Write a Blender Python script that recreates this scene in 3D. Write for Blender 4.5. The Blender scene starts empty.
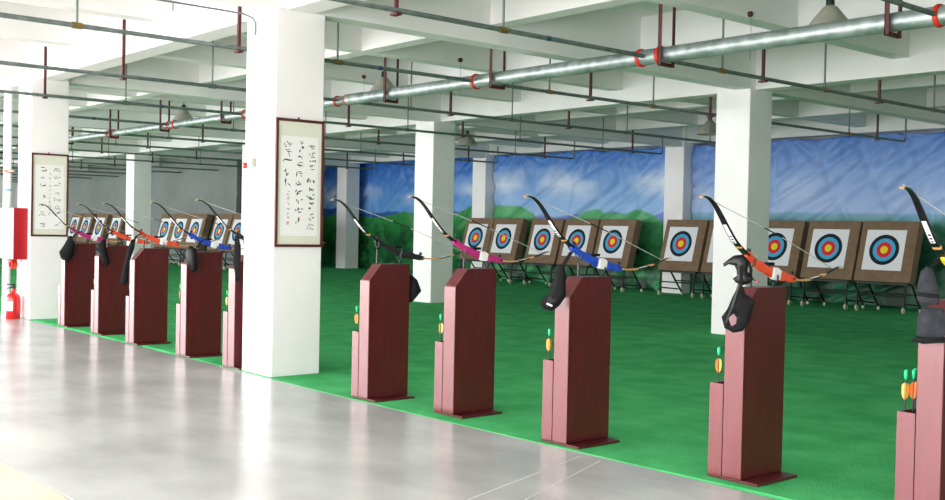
import bpy, bmesh, math, random
from mathutils import Vector, Matrix, noise
R = math.radians
S = bpy.context.scene
COL = S.collection

# ------------------------------------------------------------------ helpers
def lin(h):
    h = h.lstrip('#')
    c = [int(h[i:i + 2], 16) / 255 for i in (0, 2, 4)]
    return tuple((x / 12.92 if x <= .04045 else ((x + .055) / 1.055) ** 2.4) for x in c) + (1.0,)

class MB:
    """collects shapes, builds ONE mesh"""
    def __init__(s): s.v = []; s.f = []; s.mi = []; s.cur = 0; s.sm = []
    def add(s, vs, fs, smooth=False):
        b = len(s.v); s.v += [tuple(v) for v in vs]
        for f in fs:
            s.f.append(tuple(i + b for i in f)); s.mi.append(s.cur); s.sm.append(smooth)
    def box(s, x0, x1, y0, y1, z0, z1):
        s.add([(x0, y0, z0), (x1, y0, z0), (x1, y1, z0), (x0, y1, z0), (x0, y0, z1), (x1, y0, z1), (x1, y1, z1), (x0, y1, z1)],
              [(0, 3, 2, 1), (4, 5, 6, 7), (0, 1, 5, 4), (1, 2, 6, 5), (2, 3, 7, 6), (3, 0, 4, 7)])
        return s
    def prism(s, pts, vec):
        n = len(pts); vec = Vector(vec); a = [Vector(p) for p in pts]
        s.add([p for p in a] + [p + vec for p in a],
              [tuple(range(n))[::-1], tuple(range(n, 2 * n))] + [(i, (i + 1) % n, n + (i + 1) % n, n + i) for i in range(n)])
        return s
    def tube(s, pts, r, n=10, cap=True):
        pts = [Vector(p) for p in pts]; m = len(pts)
        rr = r if isinstance(r, (list, tuple)) else [r] * m
        vs = []; up = None
        for i, p in enumerate(pts):
            t = (pts[min(i + 1, m - 1)] - pts[max(i - 1, 0)]).normalized()
            if up is None:
                up = Vector((0, 0, 1)) if abs(t.z) < .9 else Vector((1, 0, 0))
            a = t.cross(up).normalized(); b = a.cross(t).normalized(); up = b
            for k in range(n):
                q = 2 * math.pi * k / n
                vs.append(p + rr[i] * (math.cos(q) * a + math.sin(q) * b))
        fs = [(i * n + k, i * n + (k + 1) % n, (i + 1) * n + (k + 1) % n, (i + 1) * n + k) for i in range(m - 1) for k in range(n)]
        s.add(vs, fs, True)
        if cap:
            s.add(vs[:n], [tuple(range(n))]); s.add(vs[-n:], [tuple(range(n))[::-1]])
        return s
    def lathe(s, prof, o=(0, 0, 0), n=24, axis='z', cap=True):
        o = Vector(o); vs = []
        for r, h in prof:
            for k in range(n):
                q = 2 * math.pi * k / n
                c, d = r * math.cos(q), r * math.sin(q)
                vs.append(o + (Vector((c, d, h)) if axis == 'z' else Vector((h, c, d)) if axis == 'x' else Vector((d, h, c))))
        m = len(prof)
        s.add(vs, [(i * n + k, i * n + (k + 1) % n, (i + 1) * n + (k + 1) % n, (i + 1) * n + k) for i in range(m - 1) for k in range(n)], True)
        if cap:
            if prof[0][0] > 1e-4: s.add(vs[:n], [tuple(range(n))[::-1]])
            if prof[-1][0] > 1e-4: s.add(vs[-n:], [tuple(range(n))])
        return s
    def strip(s, pts, wid, thk, side):
        """rectangular bar swept along pts: width along 'side', thickness in the plane across it"""
        pts = [Vector(p) for p in pts]; side = Vector(side).normalized(); m = len(pts); vs = []
        for i, p in enumerate(pts):
            t = (pts[min(i + 1, m - 1)] - pts[max(i - 1, 0)]).normalized()
            nn = side.cross(t).normalized()
            w = wid[i] if isinstance(wid, (list, tuple)) else wid
            h = thk[i] if isinstance(thk, (list, tuple)) else thk
            vs += [p + side * w / 2 + nn * h / 2, p - side * w / 2 + nn * h / 2, p - side * w / 2 - nn * h / 2, p + side * w / 2 - nn * h / 2]
        fs = [(i * 4 + k, i * 4 + (k + 1) % 4, (i + 1) * 4 + (k + 1) % 4, (i + 1) * 4 + k) for i in range(m - 1) for k in range(4)]
        fs += [(3, 2, 1, 0), tuple((m - 1) * 4 + k for k in range(4))]
        s.add(vs, fs); return s
    def build(s, name, mat, parent=None, bevel=0, seg=2, loc=None):
        me = bpy.data.meshes.new(name)
        me.from_pydata(s.v, [], s.f)
        mats = mat if isinstance(mat, (list, tuple)) else [mat]
        for m in mats: me.materials.append(m)
        for p, i, q in zip(me.polygons, s.mi, s.sm):
            p.material_index = min(i, len(mats) - 1); p.use_smooth = q
        bm = bmesh.new(); bm.from_mesh(me)
        bmesh.ops.recalc_face_normals(bm, faces=bm.faces[:])
        if bevel:
            ed = [e for e in bm.edges if len(e.link_faces) == 2 and e.calc_face_angle(0) > .5]
            bmesh.ops.bevel(bm, geom=ed, offset=bevel, segments=seg, profile=.5, affect='EDGES')
        bm.to_mesh(me); bm.free()
        o = bpy.data.objects.new(name, me); COL.objects.link(o)
        if parent: o.parent = parent
        if loc: o.location = loc
        return o

def tag(o, label=None, cat=None, group=None, kind=None):
    if label: o['label'] = label
    if cat: o['category'] = cat
    if group: o['group'] = group
    if kind: o['kind'] = kind
    return o
def thing(name, loc, label, cat, group=None, rz=0):
    o = bpy.data.objects.new(name, None); COL.objects.link(o)
    o.location = loc; o.rotation_euler = (0, 0, rz); o.empty_display_size = .1
    return tag(o, label, cat, group)
def copy_tree(o, parent=None):
    c = o.copy(); COL.objects.link(c)
    if parent: c.parent = parent
    for ch in list(o.children): copy_tree(ch, c)
    return c
def struct(mb, name, mat, **k):
    return tag(mb.build(name, mat, **k), kind='structure')
def own_material(o, m):
    o.material_slots[0].link = 'OBJECT'; o.material_slots[0].material = m

# ------------------------------------------------------------------ materials
def mat(name, col, rough=.6, metal=0., spec=.5, coat=0.):
    m = bpy.data.materials.new(name); m.use_nodes = True
    b = m.node_tree.nodes['Principled BSDF']
    b.inputs['Base Color'].default_value = lin(col) if isinstance(col, str) else col
    b.inputs['Roughness'].default_value = rough; b.inputs['Metallic'].default_value = metal
    b.inputs['Specular IOR Level'].default_value = spec
    b.inputs['Coat Weight'].default_value = coat
    return m
def nodes(m):
    nt = m.node_tree; return nt, nt.nodes, nt.links, nt.nodes['Principled BSDF']
def mottled(name, c1, c2, scale, rough=.6, bump=0., bscale=None, stretch=None, detail=4, metal=0., spec=.5, r2=None):
    m = mat(name, c1, rough, metal, spec); nt, N, L, b = nodes(m)
    tc = N.new('ShaderNodeTexCoord'); mp = N.new('ShaderNodeMapping'); L.new(tc.outputs['Object'], mp.inputs[0])
    if stretch: mp.inputs['Scale'].default_value = stretch
    nz = N.new('ShaderNodeTexNoise'); nz.inputs['Scale'].default_value = scale; nz.inputs['Detail'].default_value = detail
    L.new(mp.outputs[0], nz.inputs['Vector'])
    rp = N.new('ShaderNodeValToRGB'); rp.color_ramp.elements[0].position = .35; rp.color_ramp.elements[1].position = .65
    rp.color_ramp.elements[0].color = lin(c1); rp.color_ramp.elements[1].color = lin(c2)
    L.new(nz.outputs['Fac'], rp.inputs[0]); L.new(rp.outputs[0], b.inputs['Base Color'])
    if r2 is not None:
        mr = N.new('ShaderNodeMapRange'); mr.inputs[1].default_value = .3; mr.inputs[2].default_value = .7
        mr.inputs[3].default_value = rough; mr.inputs[4].default_value = r2
        L.new(nz.outputs['Fac'], mr.inputs[0]); L.new(mr.outputs[0], b.inputs['Roughness'])
    if bump:
        n2 = N.new('ShaderNodeTexNoise'); n2.inputs['Scale'].default_value = bscale or scale * 4; n2.inputs['Detail'].default_value = 3
        L.new(tc.outputs['Object'], n2.inputs['Vector'])
        bp = N.new('ShaderNodeBump'); bp.inputs['Strength'].default_value = bump; bp.inputs['Distance'].default_value = .02
        L.new(n2.outputs['Fac'], bp.inputs['Height']); L.new(bp.outputs[0], b.inputs['Normal'])
    return m

M = {}
M['plaster'] = mottled('white_plaster', '#ebe8e8', '#f2efef', 1.3, .85)
M['beam'] = mottled('painted_concrete', '#e2e0e0', '#e9e7e7', .9, .9)
M['concrete'] = mottled('polished_concrete', '#a5a7a6', '#bcbebd', 1.1, .23, stretch=(1, 1.6, 1), detail=6, spec=.55)
M['cream'] = mottled('cream_tile_floor', '#c6bfa4', '#cec7ae', 2, .24)
M['carpet'] = mottled('artificial_turf', '#43ac64', '#58c279', 2.2, .95, bump=.7, bscale=140, spec=.1)
M['greywall'] = mottled('grey_partition', '#7c8280', '#858b89', .7, .9)
M['mahogany'] = mottled('mahogany_laminate', '#480f13', '#58151a', 5, .32, stretch=(6, 6, .5), spec=.55)
M['mahogany_lit'] = mottled('mahogany_lit', '#641319', '#6c181e', 5, .28, stretch=(6, 6, .5), spec=.6)  # lit copy of the mahogany: window light on the fronts put into the colour
M['frame'] = mottled('dark_brown_wood', '#4a1c15', '#5a261d', 8, .4)
M['silk'] = mat('cream_silk', '#dcdccd', .8); M['paper'] = mat('rice_paper', '#ecebe9', .85)
M['ink'] = mat('ink', '#34353d', .8); M['seal'] = mat('seal_red', '#d84a46', .7); M['inkgrey'] = mat('thin_ink', '#7b7c84', .8)
M['pipe_big'] = mottled('galvanized_main', '#8f9a99', '#b4bebc', 9, .40, metal=.7, r2=.55)
M['pipe'] = mottled('galvanized_thin', '#5f6c69', '#74807c', 12, .5, metal=.35)
M['riser'] = mat('grey_pipe', '#6d7774', .5, .3)
M['red'] = mat('red_oxide', '#4c1014', .6); M['coupling'] = mat('coupling_red', '#c42a18', .5)
M['brass'] = mat('brass', '#8a7340', .4, .7)
M['dark'] = mat('dark_steel', '#1c2624', .5, .4); M['blk'] = mottled('black_nylon', '#0a0a0c', '#121316', 30, .8, spec=.25)
M['blkg'] = mat('black_gloss', '#0b0b0d', .35, spec=.3); M['gry'] = mottled('grey_fabric', '#292b2f', '#36383d', 20, .9, spec=.2)
M['wht'] = mat('white_gloss', '#eeeeee', .35); M['steel'] = mat('post_steel', '#39413f', .45, .5)
M['string'] = mat('bow_string', '#b9beb4', .6); M['gold'] = mat('gold_wood', '#c9995c', .4)
M['yel'] = mat('yellow_mark', '#c7c02a', .4); M['org'] = mat('orange_mark', '#c8502a', .4)
M['blue_mark'] = mat('blue_tape', '#27446d', .5)
M['r_orange'] = mottled('orange_riser', '#e8492a', '#f05a38', 20, .3); M['r_blue'] = mottled('blue_riser', '#1c3fae', '#2a56cc', 20, .3)
M['r_pink'] = mottled('magenta_riser', '#b3246f', '#c22f80', 20, .3); M['r_black'] = mottled('black_riser', '#17181a', '#232426', 20, .35)
M['r_yellow'] = mottled('yellow_riser', '#d9c21e', '#e6d02c', 20, .3)
M['foam'] = mottled('brown_foam', '#78614c', '#846c56', 6, .95, bump=.3, bscale=60)
M['foam_side'] = mottled('foam_side', '#6d563f', '#7a634b', 20, .95, stretch=(1, 1, 6))
M['caster'] = mat('cream_caster', '#c9c9a4', .5); M['lamp'] = mottled('grey_enamel', '#a7a496', '#97958a', 6, .5)
M['lamp_in'] = mat('white_enamel', '#e8e8e4', .5); M['bulb'] = mat('frosted_glass', '#f4f4ee', .2)
M['ext_red'] = mat('extinguisher_red', '#c81d1d', .25); M['cab_red'] = mat('cabinet_red', '#a81a22', .35)
M['green_nock'] = mat('green_nock', '#18c078', .4); M['fl_or'] = mat('orange_vane', '#f0a040', .5); M['fl_org'] = mat('deep_orange_vane', '#f07a30', .5)
M['fl_ye'] = mat('yellow_vane', '#e8d070', .5); M['fl_gr'] = mat('pale_green_vane', '#86e0a0', .5); M['shaft'] = mat('carbon_shaft', '#1b1d20', .35)
M['white_pvc'] = mat('white_pvc', '#dfe6ea', .4); M['alu'] = mat('window_aluminium', '#c8ccce', .4, .5)

for k in ('mahogany', 'mahogany_lit'):
    q = M[k].node_tree.nodes['Principled BSDF']; q.inputs['Coat Weight'].default_value = .55 if k == 'mahogany_lit' else .08; q.inputs['Coat Roughness'].default_value = .22
# target face: rings
def face_mat():
    m = mat('target_paper', '#e9e9ee', .8, spec=.2); nt, N, L, b = nodes(m)
    tc = N.new('ShaderNodeTexCoord'); sx = N.new('ShaderNodeSeparateXYZ'); L.new(tc.outputs['Object'], sx.inputs[0])
    cb = N.new('ShaderNodeCombineXYZ'); L.new(sx.outputs[0], cb.inputs[0]); L.new(sx.outputs[2], cb.inputs[1])
    ln = N.new('ShaderNodeVectorMath'); ln.operation = 'LENGTH'; L.new(cb.outputs[0], ln.inputs[0])
    rp = N.new('ShaderNodeValToRGB'); rp.color_ramp.interpolation = 'CONSTANT'
    e = rp.color_ramp.elements
    e[0].position = 0; e[0].color = lin('#ead634'); e[1].position = .082; e[1].color = lin('#d8323a')
    for p, c in ((.163, '#4aa9d6'), (.243, '#22272f'), (.322, '#e9e9ee'), (.399, '#b9b9be'), (.402, '#e9e9ee')):
        q = e.new(p); q.color = lin(c)
    L.new(ln.outputs['Value'], rp.inputs[0]); L.new(rp.outputs[0], b.inputs['Base Color'])
    return m
M['face'] = face_mat()

# printed tarpaulins: sky with clouds, distant hills, meadow
def tarp_mat(name, sky_hi, sky_lo, hill_far, hill_near, grass, grass_low, horizon, amp_far, amp_near, seed, cloud_z, cloud_amt, haze=0., noff=-.1, peaks=()):
    m = mat(name, '#4a7cc0', .42, spec=.35); nt, N, L, b = nodes(m)
    tc = N.new('ShaderNodeTexCoord'); sx = N.new('ShaderNodeSeparateXYZ'); L.new(tc.outputs['Object'], sx.inputs[0])
    def math_(op, a, c=None):
        n = N.new('ShaderNodeMath'); n.operation = op
        for i, v in enumerate((a, c)):
            if v is None: continue
            if isinstance(v, (int, float)): n.inputs[i].default_value = v
            else: L.new(v, n.inputs[i])
        return n.outputs[0]
    def ramp(v, a, bb):
        n = N.new('ShaderNodeMapRange'); n.inputs[1].default_value = a; n.inputs[2].default_value = bb; L.new(v, n.inputs[0]); return n.outputs[0]
    def noise1(scale, off, detail=3, zs=0.):
        mp = N.new('ShaderNodeMapping'); mp.inputs['Scale'].default_value = (1, 0, zs); mp.inputs['Location'].default_value = (off, seed, off * .3)
        L.new(tc.outputs['Object'], mp.inputs[0])
        nz = N.new('ShaderNodeTexNoise'); nz.inputs['Scale'].default_value = scale; nz.inputs['Detail'].default_value = detail
        L.new(mp.outputs[0], nz.inputs[0]); return nz.outputs['Fac']
    def mix(f, a, c):
        n = N.new('ShaderNodeMix'); n.data_type = 'RGBA'
        if isinstance(f, (int, float)): n.inputs[0].default_value = f
        else: L.new(f, n.inputs[0])
        for i, v in ((6, a), (7, c)):
            if isinstance(v, str): n.inputs[i].default_value = lin(v)
            else: L.new(v, n.inputs[i])
        return n.outputs[2]
    z = sx.outputs[2]
    sky = mix(ramp(z, horizon, horizon + 1.9), sky_lo, sky_hi)
    cl = noise1(.55, 3.1, 7, 1.8)
    band = math_('SUBTRACT', 1.0, math_('ABSOLUTE', math_('MULTIPLY', math_('SUBTRACT', z, cloud_z), 1.7)))
    clf = math_('MULTIPLY', ramp(cl, .46, .68), math_('MAXIMUM', band, 0.0))
    sky = mix(math_('MULTIPLY', clf, cloud_amt), sky, '#dfe8f4')
    h1 = math_('ADD', math_('MULTIPLY', math_('SUBTRACT', noise1(.45, 7.7, 3), .42), amp_far), horizon)
    h2 = math_('ADD', math_('MULTIPLY', math_('SUBTRACT', noise1(.30, 1.9, 3), .5), amp_near), horizon + noff)
    for c_, w_, a_ in peaks:
        u = math_('MULTIPLY', math_('SUBTRACT', sx.outputs[0], c_), 1 / w_)
        h2 = math_('ADD', h2, math_('MULTIPLY', math_('POWER', 2.718, math_('MULTIPLY', math_('MULTIPLY', u, u), -1.0)), a_))
    f1 = ramp(math_('SUBTRACT', h1, z), -.03, .03); f2 = ramp(math_('SUBTRACT', h2, z), -.03 - haze, .03 + haze)
    land = mix(ramp(z, horizon - .3, horizon - .9), grass, grass_low)
    tex = noise1(2.2, 4.4, 5, 2.2)
    land = mix(ramp(tex, .3, .75), land, hill_near)
    low = mix(ramp(noise1(1.5, 9.4, 4, 1.0), .42, .62), grass_low, grass)
    land = mix(ramp(z, horizon - .35, horizon - .75), land, low)
    c = mix(f1, sky, hill_far); c = mix(f2, c, land)
    L.new(c, b.inputs['Base Color'])
    return m
M['tarp_a'] = tarp_mat('meadow_print', '#2c6ac4', '#6aa4e2', '#2f5ba6', '#37924c', '#2a8a40', '#17502e', 2.03, 1.0, .6, 1.3, 2.75, .75, peaks=((11.5, .8, .45), (7.6, .9, .18)))
M['tarp_b'] = tarp_mat('mountain_print', '#447ccc', '#9cc4ee', '#6a82cc', '#5fb276', '#4aa568', '#153c2a', 1.92, 1.0, 2.0, 4.2, 2.9, .85, noff=.02, peaks=((.9, .75, .42), (4.1, .8, .22)))
M['tarp_c'] = tarp_mat('sky_print', '#5884d0', '#a9c4ee', '#86b4d4', '#6fb89a', '#2a7050', '#10301f', 2.02, .5, .4, 8.8, 2.5, .55, haze=.12)

# ------------------------------------------------------------------ setting
X0, Y1, Y2, Y3 = -9.948, 5.388, 13.422, 21.416      # pillar grid
DX, PW, PD = 7.569, .614, .576
ZB, ZS, ZC = 3.73, 3.95, 4.43                        # beam undersides, slab underside
XL, XR, YF, YB = -74., 7., -3.2, 22.75

fl = MB().box(XL, XR, 2.1, 5.37, -.12, 0); struct(fl, 'floor', M['concrete'])
fl = MB().box(XL, XR, YF, 2.1, -.12, 0); struct(fl, 'floor_cream', M['cream'])
# dark saw-cut joints in the concrete
jt = MB()
for (x, y), (x2, y2) in (((-4.55, 3.9), (-4.98, 5.28)), ((-4.25, 3.9), (-4.80, 5.28)), ((-30, 2.12), (6, 2.12))):
    d = Vector((x2 - x, y2 - y, 0)).normalized(); n = Vector((-d.y, d.x, 0)) * .004
    a, c = Vector((x, y, .0006)), Vector((x2, y2, .0006))
    jt.add([a - n, c - n, c + n, a + n], [(0, 1, 2, 3)])
struct(jt, 'floor_joint', mat('joint', '#d2cfcd', .5))
cp = MB(); n = 160; vs = []
for i in range(n + 1):
    x = XL + (XR - XL) * i / n; w = .008 * noise.noise((x * .9, 0, 0)) - .045 + min(.12, .0065 * (x + 7.6) ** 2)
    vs += [(x, 5.37 + w, -.05), (x, 5.37 + w, .004), (x, YB, .004)]
cp.add(vs, [(i * 3 + k, i * 3 + 3 + k, i * 3 + 4 + k, i * 3 + 1 + k) for i in range(n) for k in (0, 1)])
cp.box(XL, XR, 5.52, YB, -.12, .002)
struct(cp, 'floor_turf', M['carpet'])

struct(MB().box(XL, XR, YF - .3, YB + .2, ZC, ZC + .2), 'ceiling', M['beam'])
struct(MB().box(XL, XR, YB, YB + .2, -.12, ZC), 'wall_back', M['plaster'])
struct(MB().box(XL - .2, XL, YF, YB, -.12, ZC), 'wall_left', M['plaster'])
struct(MB().box(XR, XR + .2, YF, YB, -.12, ZC), 'wall_right', M['plaster'])
# window wall on the shooters' side: low sill, lintel, piers; each opening with an aluminium frame
struct(MB().box(XL, XR, YF - .2, YF, -.12, .35), 'wall_front', M['plaster'])
struct(MB().box(XL, XR, YF - .2, YF, 3.75, ZC), 'wall_front_lintel', M['plaster'])
nb = 0
for i in range(-2, 9):
    xa = X0 - DX * i + PW; xb = min(X0 - DX * (i - 1), XR)
    struct(MB().box(xa - PW, xa, YF - .2, YF + .2, .0, ZC), 'wall_front_pier', M['plaster'])
    nb += 1
    if i < -1:
        if xa < XR: struct(MB().box(xa, min(xb, XR), YF - .2, YF, .35, 3.75), 'wall_front', M['plaster'])
        continue
    wf = MB()
    for k in range(5):
        x = xa + (xb - xa - .06) * k / 4; wf.box(x, x + .06, YF - .13, YF - .07, .35, 3.75)
    wf.box(xa, xb, YF - .13, YF - .07, .35, .41); wf.box(xa, xb, YF - .13, YF - .07, 3.69, 3.75); wf.box(xa, xb, YF - .13, YF - .07, 2.6, 2.66)
    struct(wf, 'window_%d' % nb, M['alu'])
    ld = bpy.data.lights.new('daylight', 'AREA'); ld.shape = 'RECTANGLE'; ld.size = xb - xa; ld.size_y = 3.3
    ld.energy = {-1: 850, 0: 860, 1: 780}.get(i, 1000); ld.color = (1.0, .982, .995)
    lo = bpy.data.objects.new('daylight', ld); COL.objects.link(lo); lo.location = ((xa + xb) / 2, YF - .25, 2.05); lo.rotation_euler = (R(90), 0, 0)

# grey partition behind the far group of targets
struct(MB().box(-50.2, -33.25, 17.6, 17.75, 0, ZC), 'wall_partition', M['greywall'])

# pillars
def pillar(x, y):
    struct(MB().box(x, x + PW, y, y + PD, 0, ZC), 'pillar', M['plaster'], bevel=.012)
OFF = {(0, 1): -.06, (1, 1): .09, (1, 2): -.075, (0, 2): -.015, (3, 2): -.05, (3, 3): -.10, (1, 3): .05}
for i in range(-1, 9): pillar(X0 - DX * i + OFF.get((i, 1), 0), Y1)
for i in range(-1, 9): pillar(X0 - DX * i + OFF.get((i, 2), 0), Y2)
for i in range(0, 5): pillar(X0 - DX * i + OFF.get((i, 3), 0), Y3)

# beams: main ones on the pillar lines, shallower ones at thirds
for Yc in (-2.36, 5.66, 13.71, 21.70):
    struct(MB().box(XL, XR, Yc - .155, Yc + .155, ZB if Yc < 20 else 3.83, ZC), 'ceiling_beam', M['beam'])
for k, Yc in enumerate((.31, 2.98, 8.33, 11.02, 16.37, 19.03)):
    struct(MB().box(XL, XR, Yc - .12, Yc + .12, ZS, ZC), 'ceiling_beam', M['beam'])
for i in range(-2, 9):
    xm = -9.48 - DX * i
    if xm < XR: struct(MB().box(xm - .13, xm + .13, YF, 21.545, ZB + .002, ZC), 'ceiling_beam', M['beam'])
    for q in (2.40, 4.92):
        if xm + q < XR: struct(MB().box(xm + q - .12, xm + q + .12, YF, 21.85, ZS + .002, ZC), 'ceiling_beam', M['beam'])

# ------------------------------------------------------------------ printed tarpaulins behind the targets
def tarp(name, xa, xb, m, label, seed, ztop, yt):
    random.seed(seed)
    nx, nz = int((xb - xa) / .06), 64
    att = []; x = xa + .05
    while x < xb: att.append(x); x += random.uniform(1.0, 1.7)
    att.append(xb - .05)
    def top(x):
        d = min(abs(x - a) for a in att); return ztop - .05 * min(1, (d / .7)) ** 1.5 + .03 * noise.noise((x * .4, seed, 0)) - .015
    vs = []
    for i in range(nx + 1):
        x = xa + (xb - xa) * i / nx; t = top(x)
        for j in range(nz + 1):
            z = .015 + (t - .015) * j / nz
            dep = 0
            for q, a in enumerate(att):
                dx, dz = x - a, t - z + .10
                r = math.hypot(dx, dz); ang = math.atan2(dx, dz)
                wv = math.sin(ang * 9 + q * 2.7) + .6 * math.sin(ang * 17 + q * 5.1)
                dep += .050 * wv * math.exp(-r / .9) * min(1, r / .25)
            g = x * .75 - z * 1.15; k = noise.noise((x * .25, z * .3, seed + 9))
            rd = 1 - abs(noise.noise((g * 1.7 + k, (x + z) * .13, seed + 5))) * 2.2
            dep += .11 * max(0, rd) ** 4
            rd = 1 - abs(noise.noise((x * 1.1 + z * .3 + k, z * .18, seed + 15))) * 2.6
            dep += .08 * max(0, rd) ** 4
            dep += .055 * noise.noise((x * .7, z * .45, seed))
            dep = max(-.14, min(.10, dep))
            vs.append((x - xa, dep, z))
    mb = MB(); w = nz + 1
    mb.add(vs, [(i * w + j, (i + 1) * w + j, (i + 1) * w + j + 1, i * w + j + 1) for i in range(nx) for j in range(nz)], True)
    o = mb.build(name, m, loc=(xa, yt, 0))
    sd = o.modifiers.new('thickness', 'SOLIDIFY'); sd.thickness = .004
    return tag(o, label, 'backdrop')
tarp('printed_tarpaulin', -37.5, -25.1, M['tarp_a'], 'hanging tarpaulin printed with deep blue sky over a dark green meadow', 3, 4.02, 22.3)
tarp('printed_tarpaulin', -24.44, -17.5, M['tarp_b'], 'hanging tarpaulin printed with blue sky, white clouds and green and violet mountains', 8, 3.83, 21.72)
tarp('printed_tarpaulin', -16.84, -9.97, M['tarp_c'], 'creased tarpaulin printed with pale blue sky above a hazy green strip', 15, 3.82, 21.72)

# ------------------------------------------------------------------ bow stands
# local frame: x = 0 at the stand's aisle-far corner towards +x, y = 0 at the front face, z up
STANDS = [(-15.45, 5.45), (-14.16, 5.45), (-12.82, 5.39), (-11.335, 5.385), (-10.14, 5.37),
          (-7.67, 5.376), (-6.625, 5.50), (-5.25, 5.417), (-3.838, 5.515), (-2.585, 5.50)]
def make_stand():
    t = thing('bow_stand', (0, 0, 0), '', 'bow stand')
    W, D, H = .140, .445, 1.212
    b = MB().prism([(-W, 0, .02), (-W, D, .02), (-W, D, H), (-W, .125, H), (-W, 0, 1.07)], (W, 0, 0))
    b.build('cabinet_body', M['mahogany'], t, bevel=.004)
    e = MB().prism([(-W - .001, -.006, .02), (-W - .001, 0, .02), (-W - .001, 0, 1.068), (-W - .001, -.006, 1.066)], (W + .002, 0, 0))  # thin sheet over the front face, coloured lighter as if window-lit
    tag(e.build('lit_front_sheet', M['mahogany_lit'], t, bevel=.002, seg=1), 'front sheet in lighter red, window light put into its colour')
    # open quiver box on the far side
    q = MB(); xa, xb, ya, yb = -W - .105, -W - .003, -.01, .17
    q.box(xa, xb, ya, ya + .012, .02, .60); q.box(xa, xb, yb - .012, yb, .02, .60)
    q.box(xa, xa + .012, ya + .012, yb - .012, .02, .60); q.box(xb - .008, xb, ya + .012, yb - .012, .02, .60); q.box(xa + .012, xb - .008, ya + .012, yb - .012, .02, .04)
    q.build('quiver_box', M['mahogany_lit'], t)
    p = MB().box(-W - .112, .122, -.006, D - .012, .0, .018); p.build('base_plate', M['mahogany'], t, bevel=.004)
    # two forked rests carrying the bow
    for y, z, m in ((.145, 1.395, M['steel']), (.40, 1.280, M['dark'])):
        r = MB(); x = -.07; zb = H
        yb_ = min(y, D - .03)
        r.tube([(x, yb_, zb - .05), (x, yb_, z - .035 if y < .3 else z - .02)], .009, 8)
        if y > .3: r.tube([(x, yb_, z - .02), (x, y, z - .012)], .008, 8)
        r.tube([(x - .03, y, z + .035), (x - .028, y, z - .004), (x, y, z - .018), (x + .028, y, z - .004), (x + .03, y, z + .035)], .006, 8)
        r.lathe([(.022, -.05), (.022, .008)], (x, yb_, zb), 12)
        ro = r.build('bow_rest', m, t); ro['reach'] = y
    return t

# ------------------------------------------------------------------ recurve bow (same local frame, lying across its stand, string up)
BOWP = [(-.335, 1.766), (-.318, 1.770), (-.285, 1.769), (-.245, 1.757), (-.195, 1.724), (-.143, 1.672), (-.068, 1.588), (.007, 1.512), (.07, 1.466), (.137, 1.426),
        (.214, 1.383), (.30, 1.345), (.38, 1.316), (.45, 1.300), (.54, 1.280), (.648, 1.262), (.73, 1.252), (.827, 1.252), (.95, 1.266), (1.05, 1.288), (1.15, 1.315), (1.22, 1.333), (1.265, 1.334)]
def resample(pts, k=4):
    out = []
    for i in range(len(pts) - 1):
        p0 = Vector(pts[max(i - 1, 0)]); p1 = Vector(pts[i]); p2 = Vector(pts[i + 1]); p3 = Vector(pts[min(i + 2, len(pts) - 1)])
        for s in range(k):
            t = s / k
            out.append(.5 * ((2 * p1) + (p2 - p0) * t + (2 * p0 - 5 * p1 + 4 * p2 - p3) * t * t + (3 * p1 - p0 - 3 * p2 + p3) * t ** 3))
    out.append(Vector(pts[-1])); return out
def sub(y0, y1, k=4): return [p for p in resample(BOWP, k) if y0 - 1e-4 <= p[0] <= y1 + 1e-4]
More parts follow.
